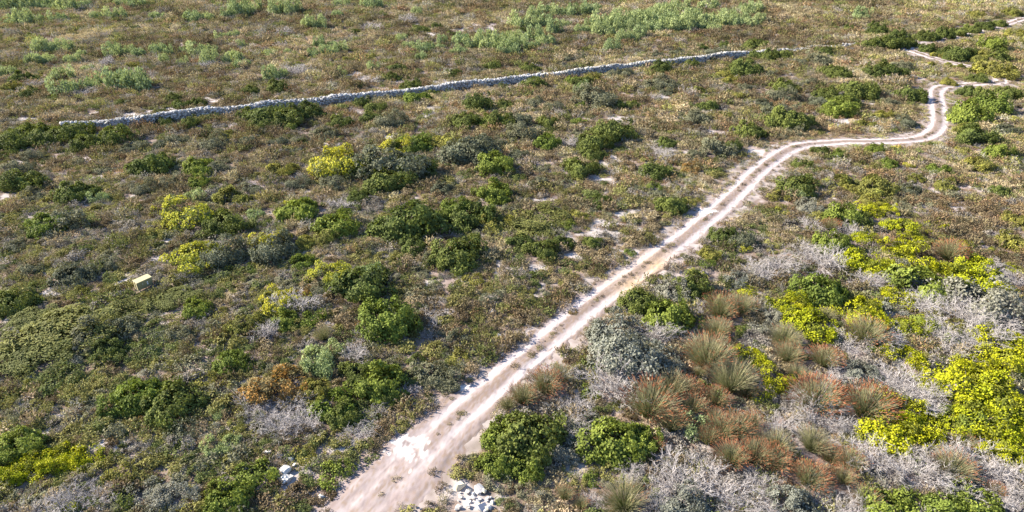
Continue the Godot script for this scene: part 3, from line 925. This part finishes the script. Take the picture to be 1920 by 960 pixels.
	"B": [1400, 538, 36, 1157, 603, 14, 1633, 392, 40, 1663, 388, 34, 1690, 417, 58, 1623, 442, 40, 1720, 440, 30, 1747, 437, 16, 1757, 420, 30, 1697, 453, 36, 1677, 470, 44, 1813, 433, 14, 1837, 455, 12, 1810, 457, 24, 1733, 488, 76, 1620, 482, 72, 1640, 495, 50, 1580, 473, 40, 1833, 491, 72, 1823, 521, 76, 1860, 467, 14, 1880, 475, 12, 1900, 500, 24, 6, 888, 60, 30, 876, 60, 60, 866, 62, 92, 858, 62, 124, 852, 58, 154, 850, 52, 178, 854, 38, 1473, 568, 62, 1507, 561, 48, 1530, 602, 82, 1620, 582, 76, 1597, 567, 30, 1650, 584, 40, 1690, 558, 54, 1673, 541, 30, 1707, 608, 48, 1597, 628, 38, 1890, 632, 76, 1407, 662, 56, 1427, 738, 38, 1695, 658, 56, 1727, 699, 36, 1743, 718, 38, 1823, 709, 104, 1833, 678, 66, 1887, 662, 74, 1897, 742, 104, 1900, 792, 94, 1857, 785, 94, 1673, 799, 94, 1727, 785, 76, 1700, 769, 66, 1667, 738, 36, 1790, 792, 66, 1850, 829, 58, 1907, 829, 56, 1907, 862, 56, 1740, 825, 48, 1460, 708, 58, 1490, 590, 40, 1560, 575, 40, 1780, 690, 44, 1860, 720, 60, 1870, 650, 40, 1660, 500, 40, 1770, 500, 40, 1880, 530, 40],
	"S": [557, 276, 18, 187, 581, 34, 417, 517, 26, 720, 563, 18, 737, 508, 28, 670, 545, 38, 1383, 518, 40, 1260, 541, 54, 1153, 625, 92, 1423, 604, 40, 1520, 384, 44, 1700, 508, 54, 1447, 614, 30, 1680, 574, 40, 1863, 556, 116, 1830, 545, 60, 1460, 598, 44, 1200, 666, 128, 1165, 650, 70, 1235, 680, 70, 1067, 834, 56, 1020, 943, 38, 1127, 873, 18, 1287, 934, 80, 1680, 751, 38, 1783, 828, 50, 1617, 694, 54, 1493, 941, 90, 1807, 901, 62, 127, 667, 38, 290, 697, 38, 387, 804, 30, 300, 908, 54, 323, 918, 64, 267, 921, 46, 1540, 905, 50, 1400, 580, 30, 1450, 660, 34, 1330, 950, 50],
	"C": [560, 738, 50, 452, 738, 40, 660, 607, 22, 523, 716, 96, 480, 730, 50, 1293, 310, 34, 415, 600, 22, 80, 830, 30, 265, 790, 24, 1330, 640, 30, 560, 545, 40, 1075, 580, 20, 985, 578, 18],
	"M": [1015, 411, 104, 120, 620, 150, 60, 670, 120, 210, 590, 110, 330, 560, 80, 60, 600, 90],
	"T": [158, 172, 34, 67, 157, 28, 390, 120, 28, 290, 108, 26, 200, 115, 34, 993, 155, 24, 1227, 181, 28, 1240, 286, 54, 1070, 264, 38, 353, 541, 28, 347, 517, 38, 640, 382, 46, 553, 566, 76, 497, 622, 58, 807, 595, 46, 1233, 622, 76, 1307, 574, 40, 1427, 502, 60, 1467, 489, 64, 1553, 489, 78, 1630, 522, 58, 1863, 502, 48, 1787, 552, 58, 1733, 575, 68, 1800, 582, 78, 1840, 610, 96, 1907, 522, 40, 1147, 709, 104, 1053, 748, 44, 1090, 762, 48, 1077, 799, 56, 1113, 932, 38, 1277, 889, 104, 1187, 879, 58, 1360, 915, 104, 1407, 942, 78, 1433, 695, 30, 1563, 702, 68, 1693, 715, 86, 1740, 745, 86, 1540, 775, 86, 1473, 789, 66, 1640, 855, 86, 1700, 869, 86, 1747, 882, 104, 1853, 872, 104, 1897, 889, 78, 1540, 925, 48, 495, 772, 66, 545, 760, 66, 522, 795, 60, 570, 788, 56, 470, 755, 50, 667, 662, 56, 707, 769, 38, 673, 805, 48, 767, 732, 36, 120, 940, 80, 60, 955, 70, 185, 930, 56, 440, 470, 40, 1650, 640, 60, 1790, 650, 60, 1580, 640, 50, 1500, 740, 50, 1760, 620, 60, 1680, 620, 50, 1820, 640, 50, 1600, 800, 60, 1430, 900, 60, 1320, 870, 60, 1880, 600, 60, 1780, 850, 60, 1810, 930, 70, 1890, 930, 70, 1590, 950, 60, 1240, 900, 60, 1230, 945, 60, 800, 625, 30, 690, 625, 40, 1520, 470, 50, 1590, 430, 40, 1520, 420, 40, 1060, 700, 50, 120, 160, 20, 530, 60, 30, 760, 35, 34, 700, 50, 34, 560, 130, 40, 690, 148, 34],
	"R": [607, 622, 44, 1353, 572, 68, 1390, 572, 52, 1347, 615, 60, 1560, 418, 44, 1660, 448, 42, 1783, 472, 46, 1627, 619, 68, 1550, 589, 34, 1473, 629, 52, 1050, 695, 60, 1020, 719, 50, 980, 739, 58, 1220, 755, 80, 1260, 722, 76, 1330, 662, 88, 1313, 695, 42, 1373, 709, 80, 1343, 745, 52, 1260, 789, 62, 1353, 802, 72, 1383, 799, 62, 1410, 789, 52, 1233, 829, 46, 1373, 855, 52, 1417, 849, 62, 1173, 925, 108, 1060, 922, 46, 1480, 659, 62, 1550, 662, 78, 1497, 692, 52, 1533, 739, 82, 1627, 755, 82, 1527, 822, 72, 1460, 829, 62, 1453, 855, 72, 1520, 889, 72, 1600, 862, 62, 1587, 889, 60, 1790, 875, 68, 1627, 929, 60, 1867, 919, 42, 953, 755, 40, 1807, 829, 42, 1300, 760, 50, 1290, 730, 46, 1420, 820, 50, 1330, 820, 50, 1090, 940, 40, 1400, 730, 44, 1340, 780, 50, 1560, 850, 46],
}

func line_y(line: Array, x: float) -> float:
	# height in the photograph of a landmark line at this x
	for i in line.size() - 1:
		if x >= line[i][0] and x <= line[i + 1][0]:
			return lerpf(line[i][1], line[i + 1][1], (x - line[i][0]) / maxf(line[i + 1][0] - line[i][0], 1.0))
	return -1.0

func region(x: float, y: float) -> String:
	var wy := line_y(WALL, x) if x < 1610 else -1.0
	if x < 120:
		wy = 248.0
	if x < 1610 and y < wy - 3.0:
		var side := "left" if x < 480 else ("middle" if x < 960 else "right")
		if y < 30:
			return "at the far %s rim of the plain" % side
		return ("on the far %s of the plain" if y < 62 else "behind the stone wall's %s stretch") % side
	var ty := line_y(TRACK.slice(0, 20), x)
	if ty > 0 and y < ty or x < 660:
		if y < wy + 34 and x < 1610:
			return "along the foot of the stone wall"
		if x > 1610 and y < 125:
			return "beside the far bends of the track"
		if y < 345:
			return "in the scrub between wall and track" if x > 960 else "in the scrub below the wall"
		if y < 600:
			return "around the open heath near the cabinet" if x < 480 else "in the scrub left of the straight track"
		return "in the near scrub left of the track"
	if y < 160:
		return "beside the far bends of the track"
	if y < 345:
		return "right of the track's sharp bend"
	if y < 500:
		return "on the slope right of the straight track"
	if y < 640:
		return "among the dead wood right of the track"
	return "in the near scrub right of the track"

const ORDINALS := ["first", "second", "third", "fourth", "fifth", "sixth", "seventh", "eighth", "ninth", "tenth", "eleventh", "twelfth", "thirteenth", "fourteenth", "fifteenth", "sixteenth", "seventeenth", "eighteenth", "nineteenth"]
const TENS := ["twentieth", "thirtieth", "fortieth", "fiftieth", "sixtieth", "seventieth"]
const TENS_PLAIN := ["twenty", "thirty", "forty", "fifty", "sixty", "seventy"]
func ordinal(n: int) -> String:
	if n < 20:
		return ORDINALS[n - 1]
	if n % 10 == 0:
		return TENS[n / 10 - 2]
	return TENS_PLAIN[n / 10 - 2] + "-" + ORDINALS[n % 10 - 1]

func place_bushes() -> void:
	var r := RandomNumberGenerator.new()
	r.seed = 2024
	var by_place := {}
	for code in BUSHES:
		var flat: Array = BUSHES[code]
		var noun := "tussock" if code == "R" else "bush"
		if code == "P":
			# the broad pale patches are groups of small round bushes
			var split := []
			for i in range(0, flat.size(), 3):
				if flat[i + 2] < 28 or flat[i + 1] > 110:
					split.append_array([flat[i], flat[i + 1], flat[i + 2] * 0.95])
					continue
				for q in 3:
					split.append_array([flat[i] + (q - 1) * flat[i + 2] * 0.36 + r.randf_range(-3, 3), flat[i + 1] + r.randf_range(-4, 4), flat[i + 2] * r.randf_range(0.42, 0.58)])
			flat = split
		for i in range(0, flat.size(), 3):
			var x: float = flat[i]
			var y: float = flat[i + 1]
			var width: float = flat[i + 2]
			var rad := width * metres_per_pixel(y) * (0.62 if code == "R" or code == "T" else (0.86 if code == "P" and y < 200 else 0.72))
			var tall: float = kinds[code].tall
			var p := photo_point(x, y, rad * tall * 0.48)
			var o := grow(code, Vector3(p.x, ground_y(p.x, p.z), p.z), rad, r, 1.35 if code == "P" and y < 200 else 1.0)
			mark(Vector3(p.x, 0, p.z), rad * (0.8 if code != "T" else 0.55), 2)
			var key: String = code + region(x, y)
			if not by_place.has(key):
				by_place[key] = []
			by_place[key].push_back([x, o, code, region(x, y), rad, noun])
	for key in by_place:
		var list: Array = by_place[key]
		list.sort_custom(func(a, b): return a[0] < b[0])
		for i in list.size():
			var q: Array = list[i]
			var size := "big" if q[4] > 1.9 else ("small" if q[4] < 0.8 else "")
			var look: String = kinds[q[2]].look
			var words := ""
			if list.size() == 1:
				words = "the only %s %s %s" % [look, q[5], q[3]]
			else:
				words = "%s %s %s from the left %s" % [ordinal(i + 1), look, q[5], q[3]]
			if size and words.split(" ").size() < 16:
				words = words.replace(look, size + " " + look)
			tag(q[1], words, q[5], "%s %s" % [look + (" bushes" if q[5] == "bush" else " tussocks"), q[3]])

# colours of the low heath, as places in the photograph: x, y, reach, then weights of brown, rust, olive, green, grey, tan
const ZONES := [[150, 620, 260, 1, 0, 6, 4, 1, 1], [150, 800, 220, 2, 0, 5, 3, 2, 1], [350, 880, 160, 4, 1, 4, 3, 2, 1], [300, 420, 260, 3, 0, 4, 2, 4, 3], [700, 330, 250, 3, 0, 2, 1, 2, 5], [840, 500, 220, 4, 1, 3, 2, 2, 3], [1010, 410, 90, 1, 0, 5, 3, 1, 1], [1150, 440, 130, 2, 1, 1, 0, 2, 6], [900, 600, 180, 5, 1, 3, 2, 1, 2], [1200, 260, 260, 4, 3, 2, 1, 2, 3], [1500, 220, 220, 4, 3, 2, 1, 2, 3], [1780, 390, 180, 5, 6, 1, 0, 3, 2], [1560, 340, 160, 2, 2, 2, 1, 4, 3], [1820, 260, 180, 3, 1, 3, 2, 2, 3], [1850, 90, 200, 2, 1, 5, 2, 2, 3], [1600, 500, 220, 2, 1, 2, 2, 6, 2], [1600, 750, 320, 2, 2, 2, 2, 6, 2], [1150, 780, 180, 3, 2, 1, 1, 5, 3], [1050, 650, 120, 4, 3, 1, 1, 2, 3], [600, 230, 300, 5, 5, 2, 1, 3, 3], [200, 200, 260, 4, 4, 2, 1, 3, 3], [200, 110, 320, 3, 2, 3, 1, 4, 3], [900, 90, 360, 3, 2, 3, 1, 3, 4], [1400, 60, 300, 4, 4, 2, 1, 2, 4], [600, 20, 400, 3, 2, 3, 2, 3, 4], [560, 700, 200, 3, 1, 2, 2, 3, 2], [620, 860, 120, 5, 2, 2, 1, 1, 4], [840, 900, 120, 4, 2, 1, 1, 1, 5]]
const HEATH := [[0.225, 0.18, 0.105], [0.245, 0.165, 0.09], [0.25, 0.235, 0.085], [0.165, 0.18, 0.06], [0.34, 0.305, 0.265], [0.36, 0.295, 0.18]]

func photo_pixel(p: Vector3) -> Vector2:
	var d := p - Vector3(0, CAM_H, 0)
	var depth := -d.z * cos(pitch) - d.y * sin(pitch)
	var up := d.y * cos(pitch) - d.z * sin(pitch)
	return Vector2(960.0 + FOCAL * d.x / depth, 480.0 - FOCAL * up / depth)

func heath_weights(p: Vector3) -> Array:
	var w := [0.4, 0.15, 0.6, 0.35, 0.3, 0.35]
	for z in zone_places:
		var k: float = exp(-p.distance_squared_to(z[0]) / (z[1] * z[1]))
		if k > 0.02:
			for i in 6:
				w[i] += k * z[2][i]
	return w

var zone_places: Array = []
const MOUNDS := [["brownish", 0.20, 0.15, 0.085], ["grey-green", 0.25, 0.245, 0.15], ["olive", 0.28, 0.265, 0.085], ["green", 0.165, 0.195, 0.06], ["grey", 0.30, 0.27, 0.235], ["straw-coloured", 0.34, 0.27, 0.16]]
func place_mounds() -> void:
	# low mounded bushes: the largest in view as things of their own, the rest as scrub
	var r := RandomNumberGenerator.new()
	r.seed = 818
	var shapes := []
	for k in 6:
		shapes.push_back(leafy_crown(r, 26, 56, 0.27, 0.105, 0.036, Color(0.6, 0.6, 0.6), Color(1.0, 1.0, 1.0), 0.35, Color(0, 0, 0), 0.0)[0])
	var all := []
	var tries := 0
	while all.size() < 8000 and tries < 140000:
		tries += 1
		var y := -40.0 + 1040.0 * pow(r.randf(), 1.5)
		var x := r.randf_range(-40, 1960)
		var p := photo_point(x, y)
		var cell := cell_at(p.x, p.z)
		if cell < 0 or taken[cell] != 0 or sand[cell] > 0.4:
			continue
		if x > 1000 and y > 470 and r.randf() < 0.55:
			continue
		if low_noise.get_noise_2d(p.x * 1.7 + 30.0, p.z * 1.7) < r.randf_range(-0.9, 0.25):
			continue
		var rad := r.randf_range(0.28, 0.62) + pow(r.randf(), 2.5) * 0.8
		mark(p, rad * 0.7, 2)
		var w := heath_weights(p)
		w[3] += 0.7; w[2] += 1.0; w[1] = 0.0; w[0] *= 0.7
		w[1] = w[2] * 0.7
		var sum := 0.0
		for v in w:
			sum += v
		var run := r.randf() * sum
		var kind := 0
		while kind < 5 and run > w[kind]:
			run -= w[kind]
			kind += 1
		all.push_back([rad / metres_per_pixel(y), p, rad, kind, x, y])
	all.sort_custom(func(a, b): return a[0] > b[0])
	var paints := []
	for q in MOUNDS:
		paints.push_back(paint(lin(q[1], q[2], q[3]), 0.8, true, 0.5))
	var where := [[], [], [], [], [], []]
	var tints := [[], [], [], [], [], []]
	var own := 0
	var by_place := {}
	for q in all:
		var p: Vector3 = q[1]
		var rad: float = q[2]
		var xf := Transform3D(Basis(Vector3.UP, r.randf() * TAU).scaled_local(Vector3(rad * r.randf_range(0.85, 1.2), rad * r.randf_range(0.6, 1.05), rad)), Vector3(p.x, ground_y(p.x, p.z), p.z))
		var form := r.randi() % 6
		if own < 280 and q[4] > 10 and q[4] < 1910 and q[5] < 950:
			own += 1
			var o := Node3D.new()
			o.name = numbered("low_bush")
			add_child(o)
			o.transform = xf
			part("foliage", shapes[form], paints[q[3]], o)
			var place := region(q[4], q[5])
			var key: String = MOUNDS[q[3]][0] + place
			if not by_place.has(key):
				by_place[key] = []
			by_place[key].push_back([q[4], o, MOUNDS[q[3]][0], place])
		else:
			var c: Array = MOUNDS[q[3]]
			var t := r.randf_range(0.75, 1.25)
			where[form].push_back(xf)
			tints[form].push_back(Color(c[1] * t, c[2] * t, c[3] * t))
	for key in by_place:
		var list: Array = by_place[key]
		list.sort_custom(func(a, b): return a[0] < b[0])
		for i in list.size():
			var w: Array = list[i]
			var words: String = "low mounded %s bush %s" % [w[2], w[3]] if list.size() == 1 else "%s low mounded %s bush from the left %s" % [ordinal(i + 1), w[2], w[3]]
			tag(w[1], words, "bush", "low mounded %s bushes %s" % [w[2], w[3]])
	var root := Node3D.new()
	root.name = "low_scrub"
	add_child(root)
	tag(root, "countless low mounds of mixed scrub dotted over the plain", "scrub", "", "stuff")
	var m := paint(Color(1, 1, 1), 0.8, true, 0.5)
	for k in 6:
		var o := scatter("foliage", shapes[k], m, where[k], tints[k], root)
		o.set_meta("kind", "stuff")
	print("mounds ", all.size())

func place_heath() -> void:
	var r := RandomNumberGenerator.new()
	r.seed = 606
	var m := paint(Color(1, 1, 1), 0.85, true, 0.4)
	var meshes := []
	for k in 6:
		meshes.push_back([heath_clump(r, 26, 0.9, 0.05), heath_clump(r, 30, 1.3, 0.038)])
	for k in 2:
		meshes[4][k] = heath_clump(r, 34, 1.2, 0.026)
	var where := []
	var tints := []
	for k in 12:
		where.push_back([])
		tints.push_back([])
	var scrub_where := [[], [], []]
	var scrub_tints := [[], [], []]
	# weights on a coarse lattice, so that each plant need not ask all zones
	var lattice := {}
	var z := Z1
	var own := 0
	var own_meshes := {}
	while z > Z0:
		var dist := -z
		var step := lerpf(0.34, 0.8, clampf((dist - 22.0) / 170.0, 0.0, 1.0))
		var half := dist * 0.80 + 12.0
		var x := -half
		while x < half:
			var px := x + r.randf_range(-0.5, 0.5) * step
			var pz := z + r.randf_range(-0.5, 0.5) * step
			x += step
			var cell := cell_at(px, pz)
			if cell < 0:
				continue
			var used := taken[cell]
			if used == 1:
				continue
			var keep := 1.0 - 0.88 * sand[cell]
			keep += low_noise.get_noise_2d(px, pz) * 0.25
			if used == 2:
				keep = 0.12
			var patch := mid_noise.get_noise_2d(px, pz)
			if patch < -0.16:
				keep *= 0.4
			if r.randf() > keep:
				continue
			var key := Vector2i(int(px / 4.0 + 500.0), int(pz / 4.0 + 500.0))
			if not lattice.has(key):
				lattice[key] = heath_weights(Vector3(px, 0, pz))
			var w: Array = lattice[key]
			# neighbouring plants tend to be of one kind
			var pick := clampf(0.5 + low_noise.get_noise_2d(px * 1.2 + 700.0, pz * 1.2) * 0.8 + mid_noise.get_noise_2d(px * 0.55 + 90.0, pz * 0.55) * 0.6 + r.randf_range(-0.42, 0.42), 0.0, 0.9999)
			var sum := 0.0
			for i in 6:
				sum += w[i]
			var kind := 0
			var run: float = pick * sum
			while kind < 5 and run > w[kind]:
				run -= w[kind]
				kind += 1
			var size := step * (0.7 + 0.5 * r.randf() + 1.1 * pow(r.randf(), 4.0)) * (1.0 + patch * 0.7)
			var tall := size * r.randf_range(0.75, 1.4)
			if used == 3 and pz < -58.0:
				size *= 0.8
				tall = minf(tall * 0.7, 0.3)
			var b := Basis(Vector3.UP, r.randf() * TAU).scaled_local(Vector3(size, tall, size))
			var at := Vector3(px, ground_y(px, pz), pz)
			var h: Array = HEATH[kind]
			var t := (0.55 + 0.85 * r.randf()) * (1.0 + low_noise.get_noise_2d(px * 0.8 + 400.0, pz * 0.8) * 0.5)
			var col := Color(h[0] * t, h[1] * t * r.randf_range(0.93, 1.07), h[2] * t)
			var slot := kind * 2 + r.randi() % 2
			where[slot].push_back(Transform3D(b, at))
			tints[slot].push_back(col)
		z -= step
	for i in track_points.size():
		if r.randf() > (0.85 if i > 80 else 0.35):
			continue
		var p: Vector3 = track_points[i]
		var q: Vector3 = track_points[mini(i + 1, track_points.size() - 1)]
		var sd := Vector3(-(q - p).z, 0, (q - p).x).normalized()
		var off := r.randfn(0.0, 0.16) if r.randf() < 0.55 else (1.25 + r.randf() * 0.3) * (1.0 if r.randf() < 0.5 else -1.0)
		if mid_noise.get_noise_2d(p.x * 1.3, p.z * 1.3) < -0.12 and absf(off) < 0.6:
			continue
		var at := p + sd * off
		var size := 0.07 + 0.25 * pow(r.randf(), 1.6)
		var b := Basis(Vector3.UP, r.randf() * TAU).scaled_local(Vector3(size * 1.3, size, size * 1.3))
		var kind: int = [0, 0, 2, 5, 5, 4][r.randi() % 6]
		var h: Array = HEATH[kind]
		var t := r.randf_range(0.5, 1.0)
		where[kind * 2].push_back(Transform3D(b, Vector3(at.x, ground_y(at.x, at.z) + 0.06, at.z)))
		tints[kind * 2].push_back(Color(h[0] * t, h[1] * t, h[2] * t))
	var called := ["brown_heath", "rusty_heath", "olive_heath", "green_heath", "grey_heath", "straw_heath"]
	var look := ["low brown heath covering the ground between the bushes", "low rust-red heath spread over the drier ground", "low olive heath covering the ground between the bushes", "low green heath mixed through the ground cover", "wiry grey heath and dead stems covering the ground", "straw-coloured dry heath covering the ground between bushes"]
	for k in 6:
		var root := Node3D.new()
		root.name = called[k]
		add_child(root)
		tag(root, look[k], "heath", "", "stuff")
		for q in 2:
			var o := scatter("foliage", meshes[k][q], m, where[k * 2 + q], tints[k * 2 + q], root)
			o.set_meta("kind", "stuff")
	var total := 0
	for q in where:
		total += q.size()
	print("heath copies ", total)
